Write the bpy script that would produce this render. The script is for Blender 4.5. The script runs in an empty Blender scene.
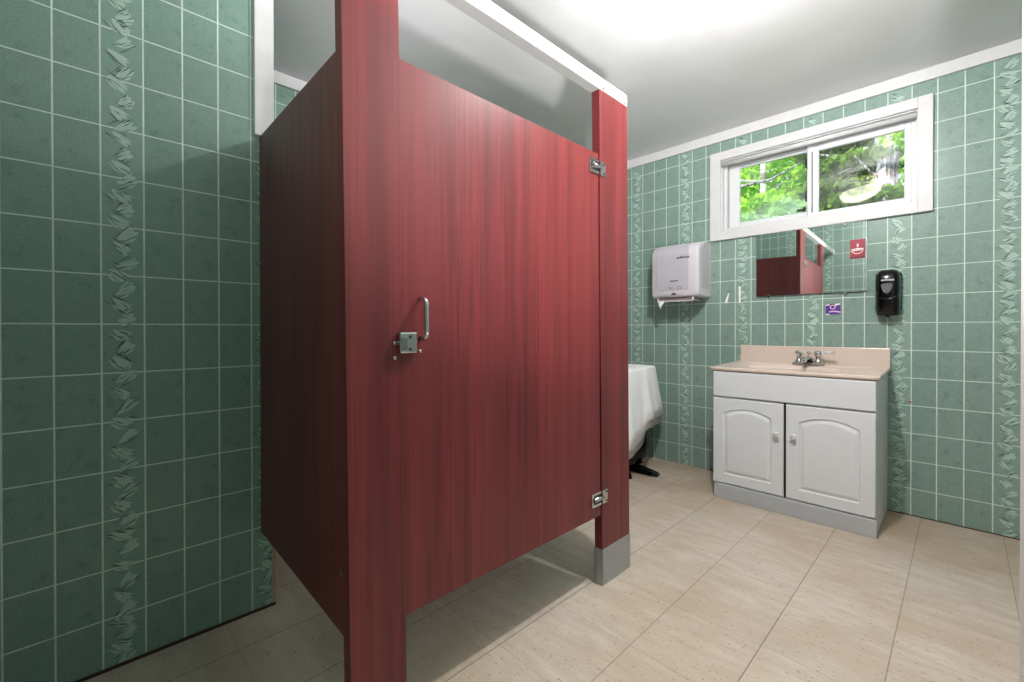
import bpy, bmesh, math, random
from mathutils import Vector, Matrix
random.seed(7)
SC = bpy.context.scene
COL = SC.collection
D = 3.3555; LW = -1.8353; BACK = -0.32; RW = 0.46; RECX = -2.6; CEIL = 2.466; HG = 0.1545; V0 = 0.1512
PI = math.pi

# ------------------------------------------------------------------ helpers
def lin(r, g, b):
    f = lambda c: (c/255/12.92) if c/255 <= .04045 else ((c/255+.055)/1.055)**2.4
    return (f(r), f(g), f(b), 1)

def bx(bm, x0, x1, y0, y1, z0, z1, mat=0, bevel=0, seg=2):
    x0, x1 = min(x0, x1), max(x0, x1); y0, y1 = min(y0, y1), max(y0, y1); z0, z1 = min(z0, z1), max(z0, z1)
    t = bmesh.new()
    bmesh.ops.create_cube(t, size=1)
    for v in t.verts:
        v.co = Vector(((x0+x1)/2+v.co.x*(x1-x0), (y0+y1)/2+v.co.y*(y1-y0), (z0+z1)/2+v.co.z*(z1-z0)))
    if bevel:
        bmesh.ops.bevel(t, geom=list(t.edges), offset=bevel, segments=seg, affect='EDGES', profile=.5)
    merge(bm, t, mat)

def merge(bm, t, mat=0, M=None):
    mp = {}
    for v in t.verts:
        mp[v] = bm.verts.new(M @ v.co if M else v.co)
    for f in t.faces:
        try:
            nf = bm.faces.new([mp[v] for v in f.verts]); nf.material_index = mat; nf.smooth = f.smooth
        except ValueError:
            pass
    t.free()

def cyl(bm, p0, p1, r0, r1=None, n=20, mat=0, smooth=True):
    r1 = r0 if r1 is None else r1
    p0 = Vector(p0); p1 = Vector(p1); d = (p1-p0).normalized()
    a = d.orthogonal().normalized(); b = d.cross(a)
    A = [bm.verts.new(p0+(a*math.cos(2*PI*i/n)+b*math.sin(2*PI*i/n))*r0) for i in range(n)]
    B = [bm.verts.new(p1+(a*math.cos(2*PI*i/n)+b*math.sin(2*PI*i/n))*r1) for i in range(n)]
    for i in range(n):
        f = bm.faces.new((A[i], A[(i+1) % n], B[(i+1) % n], B[i])); f.smooth = smooth; f.material_index = mat
    f = bm.faces.new(A[::-1]); f.material_index = mat
    f = bm.faces.new(B); f.material_index = mat

def tube(bm, pts, r, n=14, mat=0):
    pts = [Vector(p) for p in pts]; rings = []
    rr = r if isinstance(r, (list, tuple)) else [r]*len(pts)
    prev = None
    for i, p in enumerate(pts):
        d = (pts[min(i+1, len(pts)-1)]-pts[max(i-1, 0)]).normalized()
        a = d.orthogonal().normalized() if prev is None else (prev-d*prev.dot(d)).normalized()
        prev = a; b = d.cross(a)
        rings.append([bm.verts.new(p+(a*math.cos(2*PI*k/n)+b*math.sin(2*PI*k/n))*rr[i]) for k in range(n)])
    for A, B in zip(rings, rings[1:]):
        for k in range(n):
            f = bm.faces.new((A[k], A[(k+1) % n], B[(k+1) % n], B[k])); f.smooth = True; f.material_index = mat
    bm.faces.new(rings[0][::-1]).material_index = mat; bm.faces.new(rings[-1]).material_index = mat

def lathe(bm, prof, M, n=28, mat=0):
    rings = []
    for r, z in prof:
        rings.append([bm.verts.new(M @ Vector((r*math.cos(2*PI*k/n), r*math.sin(2*PI*k/n), z))) for k in range(n)])
    for A, B in zip(rings, rings[1:]):
        for k in range(n):
            f = bm.faces.new((A[k], A[(k+1) % n], B[(k+1) % n], B[k])); f.smooth = True; f.material_index = mat
    bm.faces.new(rings[0][::-1]).material_index = mat; bm.faces.new(rings[-1]).material_index = mat

def loft(bm, rings, caps=True, mat=0, smooth=True):
    R = [[bm.verts.new(Vector(p)) for p in ring] for ring in rings]; n = len(R[0])
    for A, B in zip(R, R[1:]):
        for k in range(n):
            f = bm.faces.new((A[k], A[(k+1) % n], B[(k+1) % n], B[k])); f.smooth = smooth; f.material_index = mat
    if caps:
        bm.faces.new(R[0][::-1]).material_index = mat; bm.faces.new(R[-1]).material_index = mat

def obj(name, bm, mats, parent=None, fix=True, autosmooth=False):
    if fix and len(bm.faces) < 20000:
        bmesh.ops.recalc_face_normals(bm, faces=bm.faces)
    me = bpy.data.meshes.new(name); bm.to_mesh(me); bm.free()
    if not isinstance(mats, (list, tuple)): mats = [mats]
    for m in mats: me.materials.append(m)
    o = bpy.data.objects.new(name, me); COL.objects.link(o)
    if parent is not None:
        o.parent = parent
        if parent.type == 'EMPTY':   # every mesh is written in world coordinates
            o.matrix_parent_inverse = Matrix.Translation(parent.location).inverted()
    if autosmooth:
        m = o.modifiers.new('wn', 'WEIGHTED_NORMAL'); m.keep_sharp = True
    return o

def thing(name, label, cat, loc=(0, 0, 0), group=None):
    o = bpy.data.objects.new(name, None); COL.objects.link(o)
    o.location = loc; o.empty_display_size = .05
    o['label'] = label; o['category'] = cat
    if group: o['group'] = group
    return o

def tag(o, label, cat, group=None):
    o['label'] = label; o['category'] = cat
    if group: o['group'] = group
    return o

def struct(name, bm, mats, label, cat, parent=None):
    o = obj(name, bm, mats, parent)
    o['kind'] = 'structure'
    if parent is None:
        o['label'] = label; o['category'] = cat
    return o

# ------------------------------------------------------------------ node helpers
class NT:
    def __init__(s, name):
        s.m = bpy.data.materials.new(name); s.m.use_nodes = True
        s.t = s.m.node_tree; s.N = s.t.nodes; s.L = s.t.links
        s.b = s.N['Principled BSDF']
    def put(s, sock, v):
        if hasattr(v, 'is_output'): s.L.new(v, sock)
        elif isinstance(v, (tuple, list)) and len(v) == 4 and sock.type == 'VECTOR': sock.default_value = v[:3]
        else: sock.default_value = v
    def math(s, op, a, b=0., c=None):
        n = s.N.new('ShaderNodeMath'); n.operation = op
        s.put(n.inputs[0], a); s.put(n.inputs[1], b)
        if c is not None: s.put(n.inputs[2], c)
        return n.outputs[0]
    def pos(s):
        g = s.N.new('ShaderNodeTexCoord'); x = s.N.new('ShaderNodeSeparateXYZ'); s.L.new(g.outputs['Object'], x.inputs[0])
        return x.outputs
    def comb(s, x, y, z):
        n = s.N.new('ShaderNodeCombineXYZ')
        for i, v in enumerate((x, y, z)): s.put(n.inputs[i], v)
        return n.outputs[0]
    def noise(s, vec, scale, detail=3, rough=.5):
        n = s.N.new('ShaderNodeTexNoise'); s.put(n.inputs['Vector'], vec)
        n.inputs['Scale'].default_value = scale; n.inputs['Detail'].default_value = detail; n.inputs['Roughness'].default_value = rough
        return n.outputs['Fac']
    def mix(s, f, a, b, mode='MIX'):
        n = s.N.new('ShaderNodeMix'); n.data_type = 'RGBA'; n.blend_type = mode
        s.put(n.inputs[0], f); s.put(n.inputs[6], a); s.put(n.inputs[7], b)
        return n.outputs[2]
    def rng(s, v, a, b, c=0., d=1.):
        n = s.N.new('ShaderNodeMapRange'); s.put(n.inputs[0], v)
        for i, k in enumerate((a, b, c, d)): n.inputs[i+1].default_value = k
        return n.outputs[0]
    def white(s, vec):
        n = s.N.new('ShaderNodeTexWhiteNoise'); n.noise_dimensions = '3D'; s.put(n.inputs['Vector'], vec); return n.outputs['Value']
    def bump(s, h, strength=.3, dist=.002):
        n = s.N.new('ShaderNodeBump'); s.put(n.inputs['Height'], h)
        n.inputs['Strength'].default_value = strength; n.inputs['Distance'].default_value = dist
        s.L.new(n.outputs[0], s.b.inputs['Normal'])
    def set(s, **k):
        names = dict(col='Base Color', rough='Roughness', metal='Metallic', spec='Specular IOR Level', coat='Coat Weight',
                     coatr='Coat Roughness', trans='Transmission Weight', ior='IOR', alpha='Alpha', sub='Subsurface Weight')
        for a, v in k.items(): s.put(s.b.inputs[names[a]], v)
        return s

def plain(name, rgb, rough=.5, metal=0., spec=.5, coat=0., noise_amt=.06, nscale=14):
    t = NT(name); x = t.pos()
    v = t.comb(x[0], x[1], x[2])
    n = t.noise(v, nscale, 4)
    c = lin(*rgb)
    lo = tuple(k*(1-noise_amt*1.6) for k in c[:3])+(1,); hi = tuple(min(1, k*(1+noise_amt)) for k in c[:3])+(1,)
    t.set(col=t.mix(n, lo, hi), rough=rough, metal=metal, spec=spec, coat=coat)
    return t.m

def near_line(t, u, period, off, half):
    """1 where u is within half of a multiple of period (+off)"""
    q = t.math('DIVIDE', t.math('SUBTRACT', u, off), period)
    fr = t.math('FRACT', q)
    dd = t.math('MULTIPLY', t.math('MINIMUM', fr, t.math('SUBTRACT', 1., fr)), period)
    return t.rng(dd, half*.75, half*1.25, 1., 0.), q

def tile_mat(name, axis, off, w, base, v0=V0):
    t = NT(name); x = t.pos(); u = x[axis]; v = x[2]
    gv, qu = near_line(t, u, w, off, .0023)
    gh, qv = near_line(t, v, HG, v0, .0019)
    grout = t.math('MAXIMUM', gv, gh)
    cell = t.comb(t.math('FLOOR', qu), t.math('FLOOR', qv), 0.)
    rnd = t.white(cell)
    P = t.comb(x[0], x[1], x[2])
    n1 = t.noise(P, 260, 2); n2 = t.noise(P, 26, 3); n3 = t.noise(P, 3, 3)
    c = lin(*base)
    dk = tuple(k*.80 for k in c[:3])+(1,); lt = tuple(k*1.14 for k in c[:3])+(1,)
    col = t.mix(t.rng(n1, .32, .68), dk, lt)
    col = t.mix(t.math('MULTIPLY', rnd, .22), col, lin(base[0]-14, base[1]-6, base[2]-2))
    col = t.mix(t.rng(n2, .45, .75, 0, .18), col, lin(base[0]+24, base[1]+20, base[2]+20))
    # deco column is a smoother, slightly paler glaze
    deco = t.math('LESS_THAN', t.math('MODULO', t.math('ADD', t.math('FLOOR', qu), 400.), 4.), .5)
    col = t.mix(t.math('MULTIPLY', deco, .35), col, lin(base[0]+16, base[1]+20, base[2]+16))
    gcol = t.mix(n3, lin(200, 220, 209), lin(216, 230, 221))
    gcol = t.mix(t.math('MULTIPLY', gv, t.rng(n2, .4, .7, 0, .5)), gcol, lin(190, 182, 170))
    col = t.mix(grout, col, gcol)
    t.set(col=col, rough=t.math('ADD', t.rng(n2, .3, .7, .26, .36), t.math('MULTIPLY', grout, .4)), spec=.4)
    t.bump(t.math('ADD', t.math('MULTIPLY', grout, -1.), t.math('MULTIPLY', n2, .25)), .35, .0015)
    return t.m

def wood_red(name, dark=1.0):
    t = NT(name); x = t.pos()
    s = t.math('ADD', x[0], x[1])
    a = t.noise(t.comb(t.math('MULTIPLY', s, 24.), t.math('MULTIPLY', x[2], .45), 3.), 1., 4, .6)
    b = t.noise(t.comb(t.math('MULTIPLY', s, 150.), t.math('MULTIPLY', x[2], 2.2), 9.), 1., 3, .6)
    c = t.noise(t.comb(t.math('MULTIPLY', s, 9.), t.math('MULTIPLY', x[2], .4), 5.), 1., 2)
    k = lambda r, g, bb: tuple(q*dark for q in lin(r, g, bb)[:3])+(1,)
    col = t.mix(t.rng(a, .36, .64), k(88, 28, 31), k(124, 44, 46))
    col = t.mix(t.rng(b, .45, .7, 0, .8), col, k(74, 27, 32))
    col = t.mix(t.rng(c, .35, .7, 0, .45), col, k(136, 54, 53))
    t.set(col=col, rough=t.rng(b, .3, .7, .36, .46), spec=.5)
    t.bump(b, .08, .0006)
    return t.m

M_far = tile_mat('green_tile_far', 0, .10636, .10106, (128, 151, 142))
M_left = tile_mat('green_tile_left', 1, .03566, .10463, (124, 151, 141), V0-.0165)
M_red = wood_red('mahogany_laminate')
M_white = plain('white_trim_paint', (208, 207, 208), .42)
M_cab = plain('white_thermofoil', (214, 216, 219), .38, noise_amt=.02)
M_toe = plain('grey_laminate', (178, 181, 184), .5)
M_chrome = plain('chrome', (200, 200, 200), .16, metal=1.)
M_steel = plain('brushed_steel', (168, 168, 170), .34, metal=.85)
M_shoe = plain('dull_stainless', (172, 176, 180), .42, metal=.6, noise_amt=.1)
M_alu = plain('anodised_aluminium', (205, 206, 203), .35, metal=.25)
M_knob = plain('pearl_nickel', (225, 225, 225), .25, metal=.4)
M_black = plain('black_gloss_plastic', (6, 6, 7), .16, spec=.4)
M_blackm = plain('black_matt', (14, 12, 12), .55)
M_greyp = plain('grey_plastic', (96, 98, 102), .3)
M_disp = plain('lilac_grey_plastic', (196, 191, 197), .3, noise_amt=.02)
M_disp2 = plain('darker_lilac_grey_plastic', (182, 177, 186), .3, noise_amt=.02)
M_paper = plain('white_paper', (232, 232, 228), .8)
M_ink = plain('dark_ink', (58, 58, 62), .6)
M_top = plain('beige_cultured_marble', (212, 194, 182), .22, noise_amt=.03, nscale=5)
M_cloth = plain('white_cloth', (236, 236, 238), .85, noise_amt=.02)
M_hem = plain('grey_cloth', (186, 184, 184), .85)
M_strokeL = plain('pale_leaf_glaze', (172, 197, 186), .35, noise_amt=.12, nscale=60)
M_strokeD = plain('dark_leaf_glaze', (50, 72, 64), .4)
M_maroon = plain('dark_maroon_vinyl', (52, 26, 22), .55)
M_casing = plain('bare_pinkish_wood', (188, 160, 142), .6, noise_amt=.15)
M_stred = plain('crimson_sticker', (150, 26, 48), .4, noise_amt=.02)
M_stpur = plain('purple_sticker', (92, 50, 140), .4, noise_amt=.02)
M_stpink = plain('pale_pink_ink', (226, 196, 226), .5)
M_stwhite = plain('white_ink', (240, 232, 232), .5)
M_door = plain('white_door_paint', (232, 228, 230), .4)
M_hole = plain('black_hole', (20, 22, 22), .8)

t = NT('mirror_silver'); t.set(col=(.86, .9, .88, 1), metal=1., rough=.015); M_mirror = t.m
# floor: 12 inch vinyl tiles with fine brown flecks
t = NT('beige_vinyl_tile'); x = t.pos()
gx, qx = near_line(t, x[0], .2975, -.1555, .0016)
gy, qy = near_line(t, x[1], .3125, .3665, .0009)
cell = t.comb(t.math('FLOOR', qx), t.math('FLOOR', qy), 1.)
rnd = t.white(cell)
jit = t.math('MULTIPLY', rnd, 7.3)
Pm = t.comb(t.math('ADD', x[0], jit), t.math('ADD', x[1], jit), 0.)
fl = t.noise(t.comb(t.math('MULTIPLY', t.math('ADD', x[0], jit), 52.), t.math('MULTIPLY', x[1], 150.), 0.), 1., 3, .55)
fl2 = t.noise(t.comb(t.math('MULTIPLY', t.math('ADD', x[0], jit), 5.), t.math('MULTIPLY', x[1], 22.), 2.), 1., 4, .6)
bl = t.noise(t.comb(x[0], x[1], 0.), 2.2, 4, .6)
col = t.mix(t.rng(fl2, .3, .7), lin(184, 170, 155), lin(206, 195, 182))
col = t.mix(t.rng(bl, .42, .66, 0, .6), col, lin(176, 154, 128))
col = t.mix(t.rng(fl, .625, .68, 0, .85), col, lin(112, 92, 76))
col = t.mix(t.math('MULTIPLY', rnd, .16), col, lin(170, 158, 142))
# grime along the far wall
gr = t.math('MULTIPLY', t.rng(x[1], 2.3, 3.3, 0, .55), t.rng(bl, .35, .6))
col = t.mix(gr, col, lin(168, 142, 116))
jw = t.white(t.comb(t.math('FLOOR', t.math('ADD', qx, .5)), 3., 7.))
joint = t.math('MAXIMUM', t.math('MULTIPLY', gx, t.rng(jw, 0., 1., .5, 1.)), t.math('MULTIPLY', gy, .5))
col = t.mix(joint, col, lin(92, 84, 74))
t.set(col=col, rough=t.rng(bl, .3, .7, .3, .48), spec=.45)
t.bump(t.math('MULTIPLY', joint, -1.), .3, .001)
M_floor = t.m
# ceiling
t = NT('ceiling_paint'); x = t.pos(); P = t.comb(x[0], x[1], x[2])
n = t.noise(P, 1.4, 3); n2 = t.noise(P, 5, 4)
t.set(col=t.mix(t.rng(n, .35, .65), lin(212, 212, 213), lin(224, 224, 225)), rough=t.rng(n, .3, .7, .28, .5), spec=.4)
t.bump(n2, .12, .02); M_ceil = t.m
# glass
def glass_mat(name, haze, tint):
    t = NT(name)
    N, L = t.N, t.L
    tr = N.new('ShaderNodeBsdfTransparent'); tr.inputs[0].default_value = tint
    gl = N.new('ShaderNodeBsdfGlossy'); gl.inputs['Roughness'].default_value = .02
    df = N.new('ShaderNodeBsdfTranslucent'); df.inputs[0].default_value = (.9, .95, .93, 1)
    x = t.pos(); f = t.noise(t.comb(x[0], x[1], x[2]), 6, 4)
    m1 = N.new('ShaderNodeMixShader')
    zf = t.rng(x[2], 1.78, 1.98, 1., .15)
    L.new(t.math('MULTIPLY', t.math('MULTIPLY', t.rng(f, .3, .7), haze), zf), m1.inputs[0]); L.new(tr.outputs[0], m1.inputs[1]); L.new(df.outputs[0], m1.inputs[2])
    m2 = N.new('ShaderNodeMixShader'); m2.inputs[0].default_value = .05
    L.new(m1.outputs[0], m2.inputs[1]); L.new(gl.outputs[0], m2.inputs[2])
    L.new(m2.outputs[0], N['Material Output'].inputs[0]); return t.m
M_glass = glass_mat('window_glass', .05, (.96, .98, .97, 1))
M_glassh = glass_mat('hazy_screened_glass', .45, (.93, .96, .94, 1))
def leaf_mat(name, a, b):
    t = NT(name); x = t.pos()
    r = t.white(t.comb(t.math('FLOOR', t.math('MULTIPLY', x[0], 9.)), t.math('FLOOR', t.math('MULTIPLY', x[1], 9.)), t.math('FLOOR', t.math('MULTIPLY', x[2], 9.))))
    c = t.mix(r, lin(*a), lin(*b)); N, L = t.N, t.L
    df = N.new('ShaderNodeBsdfDiffuse'); tl = N.new('ShaderNodeBsdfTranslucent')
    L.new(c, df.inputs[0]); L.new(c, tl.inputs[0])
    m = N.new('ShaderNodeMixShader'); m.inputs[0].default_value = .4
    L.new(df.outputs[0], m.inputs[1]); L.new(tl.outputs[0], m.inputs[2]); L.new(m.outputs[0], N['Material Output'].inputs[0])
    return t.m
M_leafA = leaf_mat('maple_leaf', (120, 190, 60), (206, 240, 110))
M_leafB = leaf_mat('spruce_needle', (70, 112, 56), (140, 176, 80))
M_leafC = leaf_mat('pale_shrub_leaf', (130, 186, 110), (190, 224, 160))
t = NT('birch_bark'); x = t.pos(); n = t.noise(t.comb(t.math('MULTIPLY', x[0], 5.), x[1], t.math('MULTIPLY', x[2], 22.)), 1., 4)
t.set(col=t.mix(t.rng(n, .5, .62), lin(226, 224, 218), lin(120, 112, 104)), rough=.8); M_birch = t.m
t = NT('grey_furrowed_bark'); x = t.pos(); n = t.noise(t.comb(t.math('MULTIPLY', x[0], 34.), x[1], t.math('MULTIPLY', x[2], 5.)), 1., 4)
t.set(col=t.mix(t.rng(n, .4, .6), lin(92, 86, 92), lin(196, 194, 206)), rough=.9); t.bump(n, .8, .03); M_bark = t.m
t = NT('cream_canvas'); x = t.pos(); n = t.noise(t.comb(x[0], x[1], x[2]), 9., 4)
t.set(col=t.mix(n, lin(216, 212, 178), lin(246, 244, 226)), rough=.8); M_canvas = t.m
M_ground = plain('forest_floor', (92, 112, 62), .9, noise_amt=.3)

# ------------------------------------------------------------------ deco leaf strokes (raised glaze in the wall's own mesh)
def deco_strokes(bm, to3, u_center, z0, z1, rnd):
    """to3(u, v, off) maps wall coords to 3D.  mats: 1 pale, 2 dark"""
    z = z0+.02; side = 1
    def poly(pts, off, mat):
        vs = [bm.verts.new(to3(u_center+a, b, off)) for a, b in pts]
        try: bm.faces.new(vs).material_index = mat
        except ValueError: pass
    while z < z1-.02:
        c = rnd.uniform(-.004, .006)+side*.006
        ang = side*rnd.uniform(.45, .8)
        ln = rnd.uniform(.026, .034); wd = rnd.uniform(.012, .0165)
        ca, sa = math.cos(ang), math.sin(ang)
        def T(a, b): return (c+a*ca-b*sa, z+a*sa+b*ca)
        # pale leaf, ragged tip
        tip = []
        k = 6
        for i in range(k):
            f = i/(k-1)
            tip.append(T(ln*(1-.30*rnd.random())*(1 if i % 2 else .62), -wd*1.15+wd*2.3*f))
        base = [T(-ln*.15, wd*.75), T(-ln*.85, wd*.15), T(-ln*.9, -wd*.2), T(-ln*.3, -wd*.85)]
        poly(tip+base, .0005, 1)
        # small second pale feather
        if rnd.random() < .75:
            poly([T(-ln*1.0, -wd*1.0), T(-ln*.1, -wd*1.75), T(ln*.45, -wd*1.35), T(-ln*.2, -wd*1.1)], .0005, 1)
        # dark quill strokes
        for i in range(rnd.choice((4, 5, 6))):
            a0 = rnd.uniform(-1.4, -.1)*ln; b0 = rnd.uniform(-1.7, 1.3)*wd; l = rnd.uniform(.7, 1.5)*ln; th = rnd.uniform(.0008, .0016)
            dv = rnd.uniform(-.1, .2)
            poly([T(a0, b0-th), T(a0+l*.6, b0-th+dv*l*.5), T(a0+l, b0+dv*l), T(a0+l*.5, b0+th+dv*l*.5)], .0009, 2)
        z += HG/3.4*rnd.uniform(.8, 1.15); side = -side

# ------------------------------------------------------------------ the shell
bm = bmesh.new()
def floor_z(x_, y_):   # the old floor dips a little towards the left wall
    return -.026*max(0., min(1., (-1.08-x_)/.75))*max(0., min(1., (1.7-y_)/.9))
xs = [RECX-.1+(RW+1.7-RECX)*i/60 for i in range(61)]; ys = [BACK-.12+(D+.24-BACK)*i/56 for i in range(57)]
G = [[bm.verts.new((a, b, floor_z(a, b))) for b in ys] for a in xs]
for i in range(60):
    for j in range(56):
        bm.faces.new((G[i][j], G[i+1][j], G[i+1][j+1], G[i][j+1])).smooth = True
bx(bm, RECX-.1, RW+1.6, BACK-.12, D+.12, -.12, -.04)
struct('floor', bm, M_floor, 'beige speckled vinyl tile floor', 'floor')
bm = bmesh.new(); bx(bm, RECX-.1, RW+1.6, BACK-.12, D+.12, CEIL, CEIL+.1)
struct('ceiling', bm, M_ceil, 'flat white painted ceiling', 'ceiling')
# far wall with window hole
WX0, WX1, WZ0, WZ1 = -1.205, -.168, 1.738, 2.262
bm = bmesh.new()
bx(bm, RECX-.1, WX0, D, D+.12, 0, CEIL); bx(bm, WX1, RW+.1, D, D+.12, 0, CEIL)
bx(bm, WX0, WX1, D, D+.12, 0, WZ0); bx(bm, WX0, WX1, D, D+.12, WZ1, CEIL)
rr = random.Random(3)
for k in range(-6, 1):
    uc = .10636+k*4*.10106+.049
    def to3(u, v, off): return (u, D-off, v)
    if WX0-.08 < uc < WX1+.08:
        deco_strokes(bm, to3, uc, 0, 1.70, rr); deco_strokes(bm, to3, uc, 2.29, 2.41, rr)
    else:
        deco_strokes(bm, to3, uc, 0, 2.40, rr)
struct('wall_far', bm, [M_far, M_strokeL, M_strokeD], 'green tiled wall under the window with leaf pattern columns', 'wall')
# left wall block
WEND = .522
bm = bmesh.new(); bx(bm, RECX-.1, LW, BACK, WEND, -.04, CEIL)
for uc in (.03566+.052, .03566+.052+4*.10463, .03566+.052-4*.10463):
    deco_strokes(bm, lambda u, v, off: (LW+off, min(u, WEND), v), uc, -.02, 2.44, rr)
struct('wall_left', bm, [M_left, M_strokeL, M_strokeD], 'green tiled wall left of the stall', 'wall')
bm = bmesh.new(); bx(bm, RECX-.1, RECX, WEND, D, -.04, CEIL)
for k in range(0, 8):
    deco_strokes(bm, lambda u, v, off: (RECX+off, u, v), .03566+.052+4*.10463*k+.02, 0, 2.40, rr) if .03566+.1+4*.10463*k > WEND+.05 else None
struct('wall_recess', bm, [M_left, M_strokeL, M_strokeD], 'green tiled wall of the recess behind the stall', 'wall')
bm = bmesh.new(); bx(bm, RECX-.1, RW+.1, BACK-.12, BACK, 0, CEIL)
for k in range(-4, 1):
    deco_strokes(bm, lambda u, v, off: (u, BACK+off, v), .10636+k*4*.10106+.049, 0, 2.44, rr)
struct('wall_back', bm, [M_far, M_strokeL, M_strokeD], 'green tiled wall behind the viewer', 'wall')
# right wall with doorway
DY0, DY1, DZ = 1.50, 2.32, 2.05
bm = bmesh.new(); bx(bm, RW, RW+.12, BACK, DY0, 0, CEIL); bx(bm, RW, RW+.12, DY1, D, 0, CEIL); bx(bm, RW, RW+.12, DY0, DY1, DZ, CEIL)
struct('wall_right', bm, [M_left], 'green tiled wall right of the viewer', 'wall')
bm = bmesh.new(); bx(bm, RW+1.5, RW+1.6, BACK, D, 0, CEIL); bx(bm, RW+.12, RW+1.5, BACK-.1, BACK, 0, CEIL); bx(bm, RW+.12, RW+1.5, D, D+.1, 0, CEIL)
struct('wall_hallway', bm, [M_ceil], 'white hallway wall beyond the doorway', 'wall')
# open door slab, its edge just inside the right side of the view
bm = bmesh.new()
h0 = Vector((RW-.01, DY1-.02, 0)); e0 = Vector((.094, 1.62, 0)); dr = (e0-h0).normalized(); nn = Vector((-dr.y, dr.x, 0))
if nn.x < 0: nn = -nn
tb = bmesh.new(); bx(tb, 0, (e0-h0).length, 0, .04, .012, 2.035, bevel=.002)
Mx = Matrix(((dr.x, nn.x, 0, h0.x), (dr.y, nn.y, 0, h0.y), (0, 0, 1, 0), (0, 0, 0, 1)))
merge(bm, tb, 0, Mx)
dslab = struct('door_1', bm, [M_door], 'white painted door standing open at the right edge', 'door')

# crown trims
def crown(name, label, x0, x1, y0, y1):
    bm = bmesh.new(); bx(bm, x0, x1, y0, y1, 2.397, CEIL-.001, bevel=.002, seg=1)
    struct(name, bm, [M_white], label, 'trim')
crown('trim_1', 'white crown board along the top of the window wall', RECX+.001, RW-.001, D-.016, D)
crown('trim_2', 'white crown board along the top of the recess wall', RECX, RECX+.016, WEND+.001, D-.017)
bm = bmesh.new(); bx(bm, LW-.002, LW+.020, .463, .530, 1.776, CEIL-.001, bevel=.0015, seg=1)
struct('trim_3', bm, [M_white], 'white painted board on the wall end above the stall panel', 'trim')
bm = bmesh.new(); bx(bm, LW-.06, LW+.002, WEND, WEND+.014, -.024, 1.75, bevel=.001, seg=1)
struct('trim_4', bm, [M_casing], 'bare pinkish wood strip on the wall end below the stall panel', 'trim')
bm = bmesh.new(); bx(bm, LW-.001, LW+.006, BACK+.001, WEND+.012, -.027, -.017)
struct('baseboard_left', bm, [M_maroon], 'thin dark maroon strip at the foot of the left wall', 'baseboard')
bm = bmesh.new(); bx(bm, -1.3, RW-.001, D-.003, D, .0005, .005)
struct('baseboard_far', bm, [M_maroon], 'thin dark joint at the foot of the window wall', 'baseboard')

# ------------------------------------------------------------------ window
win = bpy.data.objects.new('window_1', None); COL.objects.link(win); win.location = (-.69, D, 1.74)
win['kind'] = 'structure'; win['label'] = 'white framed two pane sliding window high on the wall'; win['category'] = 'window'
def frame_ring(bm, X0, X1, Z0, Z1, w, y0, y1, bevel=.002, wt=None, wb=None, wl=None, wr=None):
    wt = wt or w; wb = wb or w; wl = wl or w; wr = wr or w
    bx(bm, X0, X0+wl, y0, y1, Z0, Z1, bevel=bevel, seg=1); bx(bm, X1-wr, X1, y0, y1, Z0, Z1, bevel=bevel, seg=1)
    bx(bm, X0+wl, X1-wr, y0, y1, Z1-wt, Z1, bevel=bevel, seg=1); bx(bm, X0+wl, X1-wr, y0, y1, Z0, Z0+wb, bevel=bevel, seg=1)
bm = bmesh.new(); frame_ring(bm, -1.272, -.112, 1.684, 2.318, .064, D-.022, D, .002, wl=.072, wr=.060, wt=.060, wb=.052)
obj('window_casing', bm, [M_white], win)
bm = bmesh.new(); frame_ring(bm, WX0, WX1, WZ0, WZ1, .012, D-.004, D+.12, .001)
frame_ring(bm, WX0+.012, WX1-.012, WZ0+.012, WZ1-.012, .022, D+.030, D+.11, .002)
obj('window_frame', bm, [M_white], win)
bm = bmesh.new(); bx(bm, -.6655, -.6595, D+.028, D+.036, 1.79, 2.175)
obj('sash_gap_shade', bm, [M_greyp], win)  # dark strip standing in for the shaded gap between the sashes
bm = bmesh.new(); cyl(bm, (WX0+.010, D-.010, WZ1-.036), (WX1-.010, D-.010, WZ1-.036), .015)
obj('blind_roller', bm, [M_white], win)
# sashes
gy = D+.06
bm = bmesh.new(); frame_ring(bm, -1.168, -.676, 1.766, 2.224, .05, gy, gy+.026, .003, wl=.068, wr=.020, wt=.030, wb=.040)
s1 = obj('sash', bm, [M_cab], win)
bm = bmesh.new(); bx(bm, -1.10, -.695, gy+.010, gy+.014, 1.80, 2.2)
obj('glass_pane', bm, [M_glassh], s1, fix=False)
bm = bmesh.new(); frame_ring(bm, -.690, -.198, 1.766, 2.224, .04, gy-.026, gy-.001, .003, wl=.060, wr=.032, wt=.048, wb=.022)
s2 = obj('sash', bm, [M_cab], win)
bm = bmesh.new(); bx(bm, -.632, -.23, gy-.016, gy-.012, 1.785, 2.185)
obj('glass_pane', bm, [M_glass], s2, fix=False)
for zz in (2.12, 1.905):
    bm = bmesh.new(); bx(bm, -.706, -.696, gy-.004, gy+.006, zz-.030, zz+.030, bevel=.003)
    obj('latch_keeper', bm, [M_blackm], s1)
bm = bmesh.new(); bx(bm, -.75, -.70, gy-.012, gy+.002, 1.814, 1.828, bevel=.004); bx(bm, -.715, -.703, gy-.014, gy, 1.806, 1.838, bevel=.003)
obj('sash_lock', bm, [M_blackm], s1)

# ------------------------------------------------------------------ toilet stall
stall = thing('toilet_stall', 'mahogany red laminate toilet stall with closed door and white top rail', 'toilet stall', (-1.02, 1.1, 0))
PX0, PX1 = -1.036, -1.000
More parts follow.
